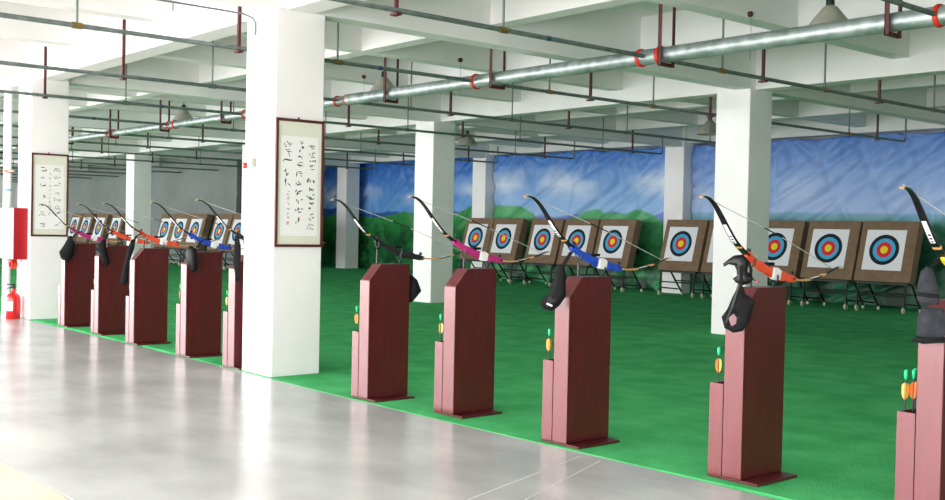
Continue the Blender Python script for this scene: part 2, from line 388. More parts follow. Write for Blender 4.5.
def make_bow():
    t = thing('recurve_bow', (0, 0, 0), '', 'bow')
    side = (1, 0, 0); bx = 0
    P3 = lambda pts: [(bx, p[0], p[1]) for p in pts]
    def limb(y0, y1, tip_first):
        pts = sub(y0, y1); n = len(pts)
        w = []; h = []
        for i in range(n):
            f = i / (n - 1); f = f if tip_first else 1 - f
            w.append(.016 + .027 * min(1, f * 1.5)); h.append(.007 + .008 * f if tip_first else .005 + .006 * f)
        return P3(pts), w, h
    for y0, y1, tf in ((-.335, .16, True), (.625, 1.265, False)):
        pts, w, h = limb(y0, y1, tf)
        l = MB().strip(pts, w, h, side).build('limb', M['blkg'], t, bevel=.002, seg=1)
        # markings wrapped a hair proud of the limb
        if tf:
            rng = [('wht', -.105, .03), ('org', -.075, -.05), ('yel', .03, .05), ('gold', .05, .075), ('gold', -.335, -.315)]
        else:
            rng = [('gold', .66, .87), ('wht', .88, 1.0), ('gold', 1.0, 1.06), ('gold', 1.21, 1.265)]
        for c, a, b in rng:
            pp = [(q, ww, hh) for q, ww, hh in zip(pts, w, h) if a - 1e-4 <= q[1] <= b + 1e-4]
            if len(pp) < 2: continue
            mk = MB().strip([q[0] for q in pp], [q[1] * (.55 if c == 'wht' else 1) + .0016 for q in pp], [q[2] + .0016 for q in pp], side)
            tag(mk.build('limb_marking', M[c], l), {'wht': 'white lettered panel', 'org': 'orange emblem', 'yel': 'yellow mark', 'gold': 'gold coloured tip or root'}[c])
        # small dark lettering strokes on the white panel
        if tf:
            pp = [(q, ww, hh) for q, ww, hh in zip(pts, w, h) if -.045 <= q[1] <= .025]
            lt = MB()
            for k in range(0, len(pp) - 1):
                q, q2 = Vector(pp[k][0]), Vector(pp[k + 1][0]); d = (q2 - q)
                nn = Vector((1, 0, 0)).cross(d.normalized())
                for s in (-1, 1):
                    lt.strip([q + d * .2 + nn * s * (pp[k][2] / 2 + .0012), q + d * .7 + nn * s * (pp[k][2] / 2 + .0012)], .016, .0012, side)
            lt.build('limb_lettering', M['ink'], l)
    # riser: shaped bar with swelling ends, a cut-out window on each side of the grip
    def riser_seg(y0, y1, name, m, prof, wid):
        pts = sub(y0, y1, 6); n = len(pts)
        h = [prof(i / (n - 1)) for i in range(n)]
        return MB().strip(P3(pts), wid, h, side).build(name, m, t, bevel=.006, seg=2)
    riser_seg(.135, .425, 'riser', M['r_orange'], lambda f: .040 + .024 * f + .006 * math.sin(f * 14), .032)
    riser_seg(.505, .69, 'riser', M['r_orange'], lambda f: .066 - .028 * f + .005 * math.sin(f * 12), .032)
    g = riser_seg(.420, .510, 'grip', M['wht'], lambda f: .062 + .020 * math.sin(f * math.pi), .038)
    tag(g, 'white grip')
    for y, z in ((.165, 1.436), (.655, 1.288)):
        MB().lathe([(.012, 0), (.014, .006), (.014, .018), (.009, .024)], (bx, y, z), 12).build('limb_bolt', M['dark'], t)
    rest = MB().box(bx - .03, bx + .022, .345, .425, 1.352, 1.372); rest.box(bx - .012, bx + .012, .36, .385, 1.34, 1.354)
    rest.build('arrow_rest', M['blk'], t, bevel=.004)
    for y0, y1 in ((.215, .235), (.60, .62)):
        q = sub(y0, y1, 10)
        if len(q) > 1: MB().strip(P3(q), .0295, .014, side).build('riser_window', M['dark'], t)
    s = MB().tube([(bx, -.318, 1.782), (bx, -.25, 1.771), (bx, -.185, 1.737), (bx, .45, 1.560), (bx, 1.15, 1.325), (bx, 1.235, 1.343)], .0028, 6)
    s.build('bow_string', M['string'], t)
    sv = MB().tube([(bx, .33, 1.5935), (bx, .53, 1.5340)], .0042, 6); sv.build('string_serving', M['blk'], t)
    return t

STAND_LAB = ['mahogany bow stand beside the far scroll pillar, under a magenta bow',
    'mahogany bow stand second from the far scroll pillar, arm guard draped over its top',
    'mahogany bow stand with black harness hanging down its quiver side, under an orange bow',
    'mahogany bow stand with a black shiny pouch over its sloped front, under a blue bow',
    'mahogany bow stand half hidden behind the near white scroll pillar',
    'mahogany bow stand first past the near scroll pillar, carrying a black bow',
    'mahogany bow stand carrying a magenta bow, bare sloped front',
    'mahogany bow stand carrying a blue bow, black pouch hanging at its front',
    'mahogany bow stand with black mesh chest guard, in front of a white pillar',
    'mahogany bow stand at the picture edge, grey glove and dark pouch on top']
BOW_LAB = ['magenta recurve bow whose limb crosses the far scroll, on the stand next to that pillar',
    'orange recurve bow on the second stand from the far scroll pillar',
    'orange recurve bow on the middle stand of the far five, above the long black harness',
    'blue recurve bow on the far stand with a shiny black pouch',
    'black recurve bow on the stand half hidden behind the near scroll pillar',
    'black recurve bow on the stand just past the near scroll pillar',
    'magenta recurve bow with white grip in front of the first pair of targets',
    'blue recurve bow with white grip in front of three target boards',
    'orange recurve bow with white grip crossing in front of a white pillar',
    'yellow recurve bow cut by the picture edge, on the stand with grey glove']
BOW_COL = ['r_pink', 'r_orange', 'r_orange', 'r_blue', 'r_black', 'r_black', 'r_pink', 'r_blue', 'r_orange', 'r_yellow']
BOWS = [(-15.52, 5.43), (-14.23, 5.50), (-12.89, 5.33), (-11.41, 5.30), (-10.21, 5.27), (-7.77, 5.36), (-6.70, 5.39), (-5.31, 5.345), (-3.905, 5.465), (-2.61, 5.375)]
def bow_z(u):
    for (a, za), (c, zc) in zip(BOWP, BOWP[1:]):
        if a <= u <= c: return za + (zc - za) * (u - a) / (c - a)
    return BOWP[-1][1]
stand0, bow0 = make_stand(), make_bow()
for i, (x, y) in enumerate(STANDS):
    s = stand0 if i == 0 else copy_tree(stand0)
    s.location = (x, y, .004); tag(s, STAND_LAB[i], 'bow stand', 'mahogany bow stands along the turf edge')
    b = bow0 if i == 0 else copy_tree(bow0)
    bxw, byw = BOWS[i]; b.location = (bxw, byw, {9: .03, 4: .02, 7: .012, 6: .022, 5: .008}.get(i, 0)); tag(b, BOW_LAB[i], 'bow', 'recurve bows lying on the stands')
    for ch in s.children:
        if ch.name.startswith('bow_rest'):
            yr = ch['reach']; ch.location.x = bxw - x + .07
            ch.location.z = bow_z(yr + y - byw) - bow_z(yr) + (.012 if yr > .3 else .022) - .03
    m = M[BOW_COL[i]]
    for ch in b.children:
        if ch.name.startswith('riser') and not ch.name.startswith('riser_window'): own_material(ch, m)
        if ch.name.startswith('grip') and BOW_COL[i] == 'r_black': own_material(ch, M['r_black'])

# ------------------------------------------------------------------ arrows in the quiver boxes
def make_arrow():
    t = thing('arrow', (0, 0, 0), '', 'arrow')
    MB().tube([(0, 0, .0), (0, 0, .735)], .0042, 8).build('arrow_shaft', M['shaft'], t)
    f = MB()
    for k in range(3):
        a = k * 2.0944; c, s = math.cos(a), math.sin(a); th = Vector((-s, c, 0)) * .0014
        pr = [(.004, .615), (.017, .63), (.021, .655), (.021, .69), (.012, .702), (.004, .705)]
        f.prism([Vector((c * r, s * r, z)) - th for r, z in pr], th * 2)
    f.build('fletching', M['fl_or'], t)
    MB().lathe([(.0045, .725), (.009, .732), (.011, .745), (.011, .772), (.006, .778)], (0, 0, 0), 10).build('nock', M['green_nock'], t)
    return t
ARROWS = []   # stand, dx, dy, lean x, lean y, colour, label
def arr(i, dx, dy, lx, ly, c, label): ARROWS.append((i, dx, dy, lx, ly, c, label))
arr(0, -.04, .05, -.6, .5, 'fl_or', 'orange-fletched arrow in the quiver box beside the far scroll pillar')
arr(1, -.04, .04, -.6, .5, 'fl_or', 'orange-fletched arrow in the quiver box second from the far scroll pillar')
arr(2, -.04, .05, -.6, .5, 'fl_ye', 'yellow-fletched arrow beside the long black harness')
arr(3, -.045, .04, -.6, .5, 'fl_or', 'orange-fletched arrow in the quiver box of the stand with shiny black pouch')
arr(4, -.045, .04, -.6, .5, 'fl_ye', 'yellow-fletched arrow in the quiver box by the near scroll pillar')
arr(5, -.055, .04, -.6, .5, 'fl_or', 'orange-fletched arrow in the quiver box under the black bow past the near pillar')
arr(5, -.030, .10, 0, 1, 'fl_gr', 'pale green arrow in the quiver box under the black bow past the near pillar')
arr(6, -.055, .04, -.6, .5, 'fl_ye', 'yellow-fletched arrow in the quiver box under the magenta bow by the targets')
arr(6, -.030, .10, 0, 1, 'fl_or', 'orange-fletched arrow in the quiver box under the magenta bow by the targets')
arr(7, -.055, .025, -.6, .5, 'fl_or', 'orange-fletched outer arrow in the quiver box under the blue bow near the targets')
arr(7, -.030, .11, 0, 1, 'fl_org', 'deep orange inner arrow in the quiver box under the blue bow near the targets')
arr(8, -.05, .03, -.6, .5, 'fl_or', 'orange-fletched arrow in the quiver box below the black chest guard')
arr(8, -.030, .115, 0, 1, 'fl_gr', 'pale green arrow in the quiver box below the black chest guard')
arr(9, -.065, .025, 0, 1, 'fl_or', 'pale orange outermost arrow of the box at the picture edge')
arr(9, -.050, .125, -1, 1, 'fl_ye', 'yellow-fletched middle arrow of the box at the picture edge')
arr(9, -.032, .075, 0, 1, 'fl_org', 'deep orange arrow closest to the stand at the picture edge')
ar0 = make_arrow()
for k, (i, dx, dy, lx, ly, c, label) in enumerate(ARROWS):
    a = ar0 if k == 0 else copy_tree(ar0)
    sx, sy = STANDS[i]
    a.location = (sx - .180 + dx * .75, sy + dy - .008, .053); a.rotation_euler = (R(-ly), R(lx), .4 * k)
    tag(a, label, 'arrow', 'fletched arrows in the quiver boxes')
    for ch in a.children:
        if ch.name.startswith('fletching'): own_material(ch, M[c])

# ------------------------------------------------------------------ guards, gloves and pouches hanging on the bows
def puffy(name, outline, m, parent, origin, th=.03, holes=(), bulge=.012, bend=0., cols=None):
    """soft solid from an outline in the upright plane that faces the aisle camera side; real thickness, rounded"""
    o = Vector(origin); n = Vector((-o.x, -o.y, 0)).normalized(); a = Vector((-n.y, n.x, 0))
    bm = bmesh.new()
    loops = [outline] + list(holes); eds = []
    for lp in loops:
        vs = [bm.verts.new((p[0], 0, p[1])) for p in lp]
        eds += [bm.edges.new((vs[i], vs[(i + 1) % len(vs)])) for i in range(len(vs))]
    bmesh.ops.triangle_fill(bm, edges=eds, use_beauty=True)
    bmesh.ops.subdivide_edges(bm, edges=bm.edges[:], cuts=2, use_grid_fill=True)
    bmesh.ops.triangulate(bm, faces=bm.faces[:])
    bound = {v for e in bm.edges if len(e.link_faces) == 1 for v in e.verts}
    inner = [v for v in bm.verts if v not in bound]
    cx = sum(p[0] for p in outline) / len(outline)
    fr = {v: v.co.copy() for v in bm.verts}
    me = bpy.data.meshes.new(name)
    vs = bm.verts[:]; idx = {v: i for i, v in enumerate(vs)}; nv = len(vs)
    pts = []
    for s in (1, -1):
        for v in vs:
            d = min(((v.co - w.co).length for w in bound)) if v not in bound else 0
            t = s * (th * .28 + min(d, .05) * .6 * th / .03 * .5) + bend * (v.co.x - cx) ** 2 + bulge * noise.noise((v.co.x * 14, v.co.z * 14, s))
            p = a * v.co.x + n * t + Vector((0, 0, v.co.z)); pts.append(p)
    fs = []
    for f in bm.faces:
        q = [idx[v] for v in f.verts]; fs.append(q); fs.append([k + nv for k in q][::-1])
    for e in bm.edges:
        if len(e.link_faces) == 1:
            i, j = idx[e.verts[0]], idx[e.verts[1]]; fs.append([i, j, j + nv, i + nv])
    bm.free()
    me.from_pydata([tuple(p) for p in pts], [], fs); me.materials.append(m)
    b2 = bmesh.new(); b2.from_mesh(me); bmesh.ops.recalc_face_normals(b2, faces=b2.faces[:]); b2.to_mesh(me); b2.free()
    for p in me.polygons: p.use_smooth = True
    ob = bpy.data.objects.new(name, me); COL.objects.link(ob)
    if parent: ob.parent = parent
    return ob
def strap(parent, pts, w, m, name='strap', th=.006, side=(1, 0, 0)):
    return MB().strip(pts, w, th, side).build(name, m, parent, bevel=.0015, seg=1)
GG = 'archery guards and pouches hung on the bows'
def axes(o):
    o = Vector(o); n = Vector((-o.x, -o.y, 0)).normalized(); return Vector((-n.y, n.x, 0)), n

# chest guard on the orange-bow stand
O = (-3.88, 5.435, 0); a, n = axes(O)
t = thing('chest_guard', O, 'black mesh chest guard with cut-out hanging over the stand of the near orange bow', 'chest guard', GG)
puffy('guard_panel', [(.041, 1.249), (.001, 1.162), (-.027, 1.087), (-.061, 1.036), (-.042, .969), (.013, .941), (.066, .955), (.106, 1.012), (.127, 1.111), (.139, 1.13), (.108, 1.166), (.078, 1.183), (.059, 1.232)], M['blk'], t, O,
      th=.022, holes=[[(-.020, 1.030), (.010, 1.060), (.030, 1.035), (.026, .995), (-.002, .980)]], bulge=.006)
strap(t, [a * .05 + n * .004 + Vector((0, 0, z)) for z in (1.22, 1.30, 1.36)], .02, M['blk'], side=a)
strap(t, [a * -.035 + n * .018 + Vector((0, 0, 1.0)), a * .0 + n * .02 + Vector((0, 0, 1.10)), a * .04 + n * .012 + Vector((0, 0, 1.245))], .016, M['blkg'], side=a)
O = (-3.915, 5.44, 0); a, n = axes(O)
t = thing('arm_guard', O, 'black plastic arm guard strapped to the near orange bow above the chest guard', 'arm guard', GG)
puffy('guard_shell', [(-.035, 1.365), (.0, 1.395), (.03, 1.418), (.085, 1.425), (.118, 1.39), (.112, 1.32), (.15, 1.28), (.125, 1.245), (.085, 1.235), (.045, 1.25), (.025, 1.275), (.05, 1.29), (.048, 1.325), (.035, 1.355), (.0, 1.362), (-.03, 1.345)], M['blkg'], t, O, th=.034, bulge=.008)
strap(t, [a * .115 + Vector((0, 0, 1.385)), a * .135 + Vector((0, 0, 1.33)), a * .125 + Vector((0, 0, 1.28))], .018, M['blk'], side=a)
strap(t, [a * .085 + n * .01 + Vector((0, 0, 1.285)), a * .14 + n * .01 + Vector((0, 0, 1.274)), a * .185 + n * .01 + Vector((0, 0, 1.258))], .012, M['blk'], side=n)
MB().box(-.004, .02, -.006, .004, 0, .008).build('strap_end', M['coupling'], t, loc=a * .165 + n * .015 + Vector((0, 0, 1.258)))

# pouch on the blue-bow stand
O = (-5.29, 5.34, 0); a, n = axes(O)
t = thing('hanging_pouch', O, 'black tapering pouch with grey badge hanging from the near blue bow', 'pouch', GG)
puffy('pouch_body', [(.0, 1.30), (.04, 1.30), (.05, 1.20), (.056, 1.085), (.008, 1.013), (-.041, .976), (-.098, .988), (-.128, 1.023), (-.112, 1.06), (-.065, 1.10), (-.038, 1.19)], M['blk'], t, O, th=.045)
strap(t, [a * .022 + Vector((0, 0, 1.285)), a * .04 + Vector((0, .01, 1.33)), a * .06 + Vector((0, .04, 1.40))], .03, M['blk'], side=a)
puffy('badge', [(-.075, 1.05), (-.06, 1.078), (-.03, 1.082), (-.012, 1.058), (-.022, 1.035), (-.055, 1.028)], M['gry'], t, O, th=.006, bulge=0).location = n * .028
puffy('white_label', [(-.082, 1.024), (-.077, 1.036), (-.037, 1.018), (-.042, 1.006)], M['wht'], t, O, th=.004, bulge=0).location = n * .029

# glove and pouch on the stand at the edge
O = (-2.69, 5.40, 0); a, n = axes(O)
t = thing('finger_glove', O, 'grey fabric glove hanging from the yellow bow', 'glove', GG)
puffy('glove_body', [(-.004, 1.23), (.0, 1.30), (.012, 1.37), (.04, 1.40), (.072, 1.385), (.088, 1.33), (.104, 1.27), (.108, 1.23), (.105, 1.205), (.06, 1.198), (.01, 1.205)], M['gry'], t, O, th=.045)
strap(t, [a * -.004 + n * .024 + Vector((0, 0, 1.255)), a * .05 + n * .034 + Vector((0, 0, 1.25)), a * .108 + n * .024 + Vector((0, 0, 1.245))], .022, M['blk'], name='wrist_strap', side=(0, 0, 1))
strap(t, [a * .05 + Vector((0, 0, 1.38)), a * .07 + Vector((0, .04, 1.43)), a * .08 + Vector((0, .05, 1.44))], .02, M['blk'], side=a)
O = (-2.69, 5.405, 0); a, n = axes(O)
t = thing('hanging_pouch', O, 'dark grey flared pouch hanging below the grey glove', 'pouch', GG)
puffy('pouch_body', [(.022, 1.18), (.004, 1.143), (-.004, 1.074), (.002, 1.03), (.05, 1.015), (.11, 1.02), (.15, 1.05), (.15, 1.113), (.125, 1.18), (.065, 1.185)], M['gry'], t, O, th=.05)
puffy('pouch_lip', [(-.025, 1.004), (.0, 1.032), (.08, 1.02), (.14, 1.03), (.135, 1.005), (.03, .992)], M['blk'], t, O, th=.05).location = n * .01

# small dark pouch behind the black-bow stand
O = (-7.71, 5.855, 0); a, n = axes(O)
t = thing('hanging_pouch', O, 'small black pointed pouch hung on the back of the first stand past the pillar', 'pouch', GG)
puffy('pouch_body', [(-.005, 1.12), (.03, 1.10), (.066, 1.067), (.104, .968), (.069, .922), (.025, .867), (-.005, .86)], M['blk'], t, O, th=.035)
# far five
for nm, O, ol, m, lab, cat, top in [
    ('arm_guard', (-15.36, 5.44, 0), [(-0.039, 1.195), (0.027, 1.326), (0.067, 1.327), (0.11, 1.182), (0.084, 1.037), (0.018, 0.95), (-0.077, 0.993), (-0.105, 1.093)], 'blk', 'black guard hanging over the stand beside the far scroll pillar', 'arm guard', (.09, 1.40)),
    ('arm_guard', (-14.07, 5.44, 0), [(-0.051, 1.213), (0.024, 1.309), (0.062, 1.283), (0.077, 1.134), (0.117, 0.999), (0.08, 0.931), (0.015, 0.998), (-0.025, 1.133)], 'blk', 'black guard draped over the second stand from the far scroll pillar', 'arm guard', (.05, 1.42)),
    ('chest_guard', (-12.87, 5.31, 0), [(.048, 1.331), (.098, 1.32), (.085, 1.22), (.03, 1.043), (.01, .78), (-.04, .741), (-.088, .778), (-.03, 1.043), (.002, 1.219)], 'blk', 'long black harness hanging down beside the middle one of the far stands', 'chest guard', (.08, 1.41)),
    ('hanging_pouch', (-11.24, 5.42, 0), [(-0.075, 1.24), (-0.042, 1.298), (0.025, 1.253), (0.049, 1.104), (0.039, 1.012), (-0.015, 0.977), (-0.061, 1.057), (-0.085, 1.171)], 'blkg', 'shiny black pouch hanging over the sloped front under the far blue bow', 'pouch', (.05, 1.38)),
    ('chest_guard', (-10.07, 5.3, 0), [(0.018, 1.422), (0.059, 1.423), (0.082, 1.275), (0.077, 0.958), (0.036, 0.937), (0.002, 1.148), (0.01, 1.274)], 'blk', 'black harness hanging on the stand half hidden by the near pillar', 'chest guard', (.07, 1.42))]:
    t = thing(nm, O, lab, cat, GG); a, n = axes(O)
    puffy('guard_panel', ol, M[m], t, O, th=.045)
    if top:
        zt = max(p[1] for p in ol)
        strap(t, [a * (top[0] - .01) + Vector((0, 0, zt - .03)), a * top[0] + Vector((0, .03, (zt + top[1]) / 2)), a * (top[0] + .02) + Vector((0, .09, top[1]))], .03, M['blk'], side=a)

# ------------------------------------------------------------------ target boards on wheeled frames
TILT = R(15.5)
def make_target(w=1.22, hgt=1.29):
    t = thing('target_board', (0, 0, 0), '', 'target')
    D = .24; zb = .63
    rot = Matrix.Translation((0, 0, zb)) @ Matrix.Rotation(-TILT, 4, 'X')
    b = MB(); b.box(-w / 2, w / 2, 0, D, 0, hgt)
    bo = b.build('foam_block', M['foam'], t, bevel=.012); bo.matrix_local = rot
    f = MB().box(-.43, .43, -.004, 0, -.435, .425); fo = f.build('target_face', M['face'], t)
    fo.matrix_local = rot @ Matrix.Translation((-.045, -.001, hgt / 2 + .03))
    for sx in (-1, 1):
        for px, pz in ((-.37, -.41), (.37, -.41), (-.37, .40), (.37, .40)): pass
        x = sx * (w / 2 - .10)
        MB().tube([(x, .03, zb - .01), (x, -.02, .17)], .022, 8).build('leg', M['dark'], t)
        MB().tube([(x - sx * .03, .30, zb + .02), (x - sx * .05, .78, .06)], .022, 8).build('leg', M['dark'], t)
        MB().tube([(x, -.02, .2), (x, .70, .14)], .016, 8).build('side_rail', M['dark'], t)
        MB().lathe([(.0, -.02), (.055, -.02), (.066, -.012), (.066, .012), (.055, .02), (0, .02)], (x, -.02, .066), 16, axis='x').build('caster', M['caster'], t)
        MB().box(x - .028, x + .028, -.045, .005, .10, .18).build('caster_fork', M['dark'], t)
        MB().tube([(x - sx * .05, .78, .07), (x - sx * .05, .78, .0)], .03, 10).build('rubber_foot', M['caster'], t)
    MB().tube([(-w / 2 + .1, -.005, .34), (w / 2 - .1, -.005, .34)], .016, 8).build('crossbar', M['dark'], t)
    MB().tube([(-w / 2 + .1, .55, .36), (w / 2 - .1, .55, .36)], .016, 8).build('crossbar', M['dark'], t)
    MB().box(-w / 2 + .05, w / 2 - .05, .0, .26, zb - .055, zb - .02).build('support_tray', M['dark'], t)
    return t
TG = 'target boards in the row against the tarpaulins'; TG2 = 'target boards in the far row against the grey partition'
tg0 = make_target()
TL = [(-23.87, 20.40, 'target board farthest along the tarpaulin row, half behind the magenta bow'),
      (-22.62, 20.40, 'target board next to the end one, its thick side showing beside a gap'),
      (-21.01, 20.40, 'target board starting the group of three behind the near blue bow'),
      (-19.70, 20.40, 'target board in the middle of the three behind the near blue bow'),
      (-18.40, 20.40, 'target board ending the group of three, beside the wide dark gap'),
      (-16.18, 20.40, 'target board standing in front of a white pillar at the tarpaulins'),
      (-14.88, 20.40, 'target board mostly hidden behind the white pillar of the near orange bow'),
      (-13.55, 20.40, 'target board half hidden, showing beyond the white pillar above the orange bow'),
      (-12.21, 20.40, 'target board second from the end of the tarpaulin row, whole face visible'),
      (-10.94, 20.40, 'target board ending the tarpaulin row near the yellow bow')]
TL2 = [(-37.22, 16.6, 'far row target board just past the pale pillar'),
       (-35.98, 16.6, 'far row target board in the middle of three beside the pale pillar'),
       (-34.73, 16.6, 'far row target board third past the pale pillar, before a gap'),
       (-32.85, 16.6, 'far row target board after the gap, behind the far blue bow'),
       (-31.55, 16.6, 'far row target board cut off by the near scroll pillar'),
       (-46.55, 16.6, 'far row target board closest to the far scroll'),
       (-45.22, 16.6, 'far row target board second from the far scroll'),
       (-43.65, 16.6, 'far row target board third from the far scroll'),
       (-41.95, 16.6, 'far row target board fourth from the far scroll, before the pale pillar')]
for k, (x, y, lab) in enumerate(TL + TL2):
    o = tg0 if k == 0 else copy_tree(tg0)
    o.location = (x, y, .004); tag(o, lab, 'target', TG if k < len(TL) else TG2)

# ------------------------------------------------------------------ sprinkler main and branch pipes
ZP, YM = 3.45, 8.88
BX = [-4.30 - 3.03 * k for k in range(18)]; BX[1], BX[2], BX[3], BX[4] = -7.50, -10.36, -13.50, -16.50
t = thing('main_pipe', (0, YM, ZP), 'fat galvanized sprinkler main pipe running the length of the hall under the beams', 'pipe')
p = MB().tube([(x, 0, 0) for x in (3.5, -4, -8, -13.3)], .084, 20); p.build('pipe_section', M['pipe_big'], t)
p = MB().tube([(x, 0, 0) for x in (-13.3, -13.42)], [.084, .068], 20); p.tube([(x, 0, 0) for x in (-13.42, -30, -58.5)], .068, 16); p.build('pipe_section', M['pipe_big'], t)
rings = []
for i, x in enumerate(BX): rings += [x - .10, x + .17] if i in (1, 3, 5, 6, 7, 8) else [x]
for x in rings:
    r = .084 if x > -13.3 else .068
    MB().lathe([(r, -.022), (r + .012, -.022), (r + .017, -.01), (r + .017, .01), (r + .012, .022), (r, .022)], (x, 0, 0), 20, axis='x', cap=False).build('coupling', M['coupling'], t)
hx = [-2.2, -4.71, -7.25, -9.95, -12.22, -14.7, -17.2, -19.76, -22.3, -25.0, -27.7, -30.2, -32.8, -35.3]
for x in hx:
    r = .084 if x > -13.3 else .068
    zt = (ZC if x not in (-9.45, -17.0) else ZB + .05) - ZP
    zt = ZC - ZP - .01
    h = MB(); d = r + .022
    h.box(x - .022, x + .022, -d - .018, -d - .010, -r - .045, zt); h.box(x - .022, x - .014, -d - .018, -d + .022, -r - .045, zt)
    h.box(x - .018, x + .018, d - .003, d + .005, -r - .045, zt); h.box(x + .010, x + .018, d - .030, d + .004, -r - .045, zt)
    h.box(x - .022, x + .022, -d - .018, d + .005, -r - .045, -r - .037); h.box(x - .022, x - .014, -d - .018, d + .005, -r - .045, -r - .003)
    h.build('trapeze_hanger', M['red'], t)

def branch(x, label, group=None, ext=20.05):
    t = thing('branch_pipe', (x, 0, ZP), label, 'pipe', group)
    rr = .024
    p = MB(); r0 = (.084 if x > -13.3 else .068) + (.002 if BX.index(x) in (1, 3, 5, 6, 7, 8) else .022)
    p.tube([(0, .6, 0), (0, YM - r0, 0)], rr, 8); p.tube([(0, YM + r0, 0), (0, ext, 0)], rr, 8)
    p.tube([(0, ext, 0), (0, ext + .06, .02), (0, ext + .07, .08), (0, ext + .07, .46)], rr * .8, 8)
    p.build('pipe_run', M['pipe'], t)
    for y in (2.75, 5.484, 11.02, 13.80, 19.03):
        h = MB(); zt = (ZB + .46 if y == 5.484 else ZS + .02) - ZP
        yy = y
        h.box(-.016, .016, yy - .016, yy + .016, -.045, zt if y != 13.80 else ZB - ZP + .004)
        h.box(-.05, .05, yy - .03, yy + .03, -.048, -.028)
        h.build('pipe_hanger', M['red'], t)
    for y in (3.74, 6.75, 10.2, 12.4, 15.4, 18.0):
        s = MB().tube([(0, y, rr * .5), (0, y, ZC - ZP - .16)], .013, 6)
        s.lathe([(.02, ZC - ZP - .16), (.006, ZC - ZP - .14), (.006, ZC - ZP - .115), (.028, ZC - ZP - .11), (.028, ZC - ZP - .105)], (0, y, 0), 8)
        r = s.build('sprinkler_riser', M['riser'], t)
        f = MB().tube([(0, y - .05, 0), (0, y + .05, 0)], rr + .008, 8); f.build('tee_fitting', M['brass'] if x > -12 else M['pipe'], r)
    MB().tube([(0, 7.35 - .03, 0), (0, 7.35 + .03, 0)], rr + .002, 8).build('tape_band', M['blue_mark'], t)
    return t
BL = {0: 'thin sprinkler branch pipe crossing the upper corner above the yellow bow', 1: 'long thin sprinkler branch pipe slanting over the near orange bow stand',
      2: 'thin sprinkler branch pipe passing beside the near scroll pillar', 3: 'thin sprinkler branch pipe meeting the main pipe just beyond the near scroll',
      4: 'thin sprinkler branch pipe passing in front of the far scroll pillar'}
for i, x in enumerate(BX):
    if i in BL: branch(x, BL[i], 'sprinkler branch pipes')
    else: branch(x, 'thin grey sprinkler branch pipe in the distance past the far scroll pillar', 'distant sprinkler branch pipes')

# ------------------------------------------------------------------ pendant lamps
def make_lamp():
    t = thing('pendant_lamp', (0, 0, 0), '', 'lamp')
    s = MB().lathe([(.045, .30), (.075, .285), (.10, .25), (.15, .19), (.21, .11), (.255, .03), (.27, .0), (.262, .0), (.245, .03), (.20, .105), (.14, .18), (.09, .24), (.03, .27)], n=28)
    s.build('lamp_shade', M['lamp'], t)
    MB().lathe([(.035, .28), (.045, .30), (.045, .38), (.03, .40), (.012, .405)], n=16).build('lamp_socket', M['dark'], t)
    MB().lathe([(.02, .27), (.05, .20), (.06, .14), (.05, .09), (.0, .06)], n=16).build('lamp_bulb', M['bulb'], t)
    MB().tube([(0, 0, .40), (0, 0, ZC - 3.66)], .008, 6).build('lamp_rod', M['dark'], t)
    MB().lathe([(.05, ZC - 3.68), (.05, ZC - 3.66)], n=14).build('ceiling_plate', M['dark'], t)
    return t
lp0 = make_lamp()
for k, (x, y, lab) in enumerate([(-6.02, 10.02, 'grey bell-shaped pendant lamp above the main pipe near the yellow bow'),
        (-13.93, 9.97, 'grey bell-shaped pendant lamp hanging behind the main pipe beyond the near scroll'),
        (-21.1, 9.9, 'grey bell-shaped pendant lamp behind the main pipe between the two scroll pillars'),
        (-20.5, 17.3, 'small grey pendant lamp beside the pillar behind the magenta bow'),
        (-13.85, 18.45, 'grey pendant lamp half hidden by the white pillar at the orange bow')]):
    o = lp0 if k == 0 else copy_tree(lp0)
    o.location = (x, y, 3.66); tag(o, lab, 'lamp', 'bell-shaped pendant lamps')

# ceiling pull wires with dark knobs on the beam sides
for k, (x, y, z, lab) in enumerate([(-6.955, 9.93, 3.99, 'dark round fixing with a hanging wire on the beam above the near orange bow'),
        (-11.90, 9.87, 4.01, 'dark round fixing with a hanging wire on the beam above the main pipe coupling'),
        (-14.35, 9.86, 4.00, 'dark round fixing with hanging wire on the beam beyond the near scroll')]):
    t = thing('hanging_wire', (x, y, z), lab, 'fixing', 'wire fixings on the beams')
    MB().lathe([(.0, -.02), (.03, -.012), (.034, .01), (.03, .03), (0, .036)], (0, 0, 0), 12, axis='x').build('knob', M['red'], t)
    MB().tube([(.02, 0, 0), (.025, 0, -.3), (.02, 0, -.5)], .003, 5).build('wire', M['riser'], t)

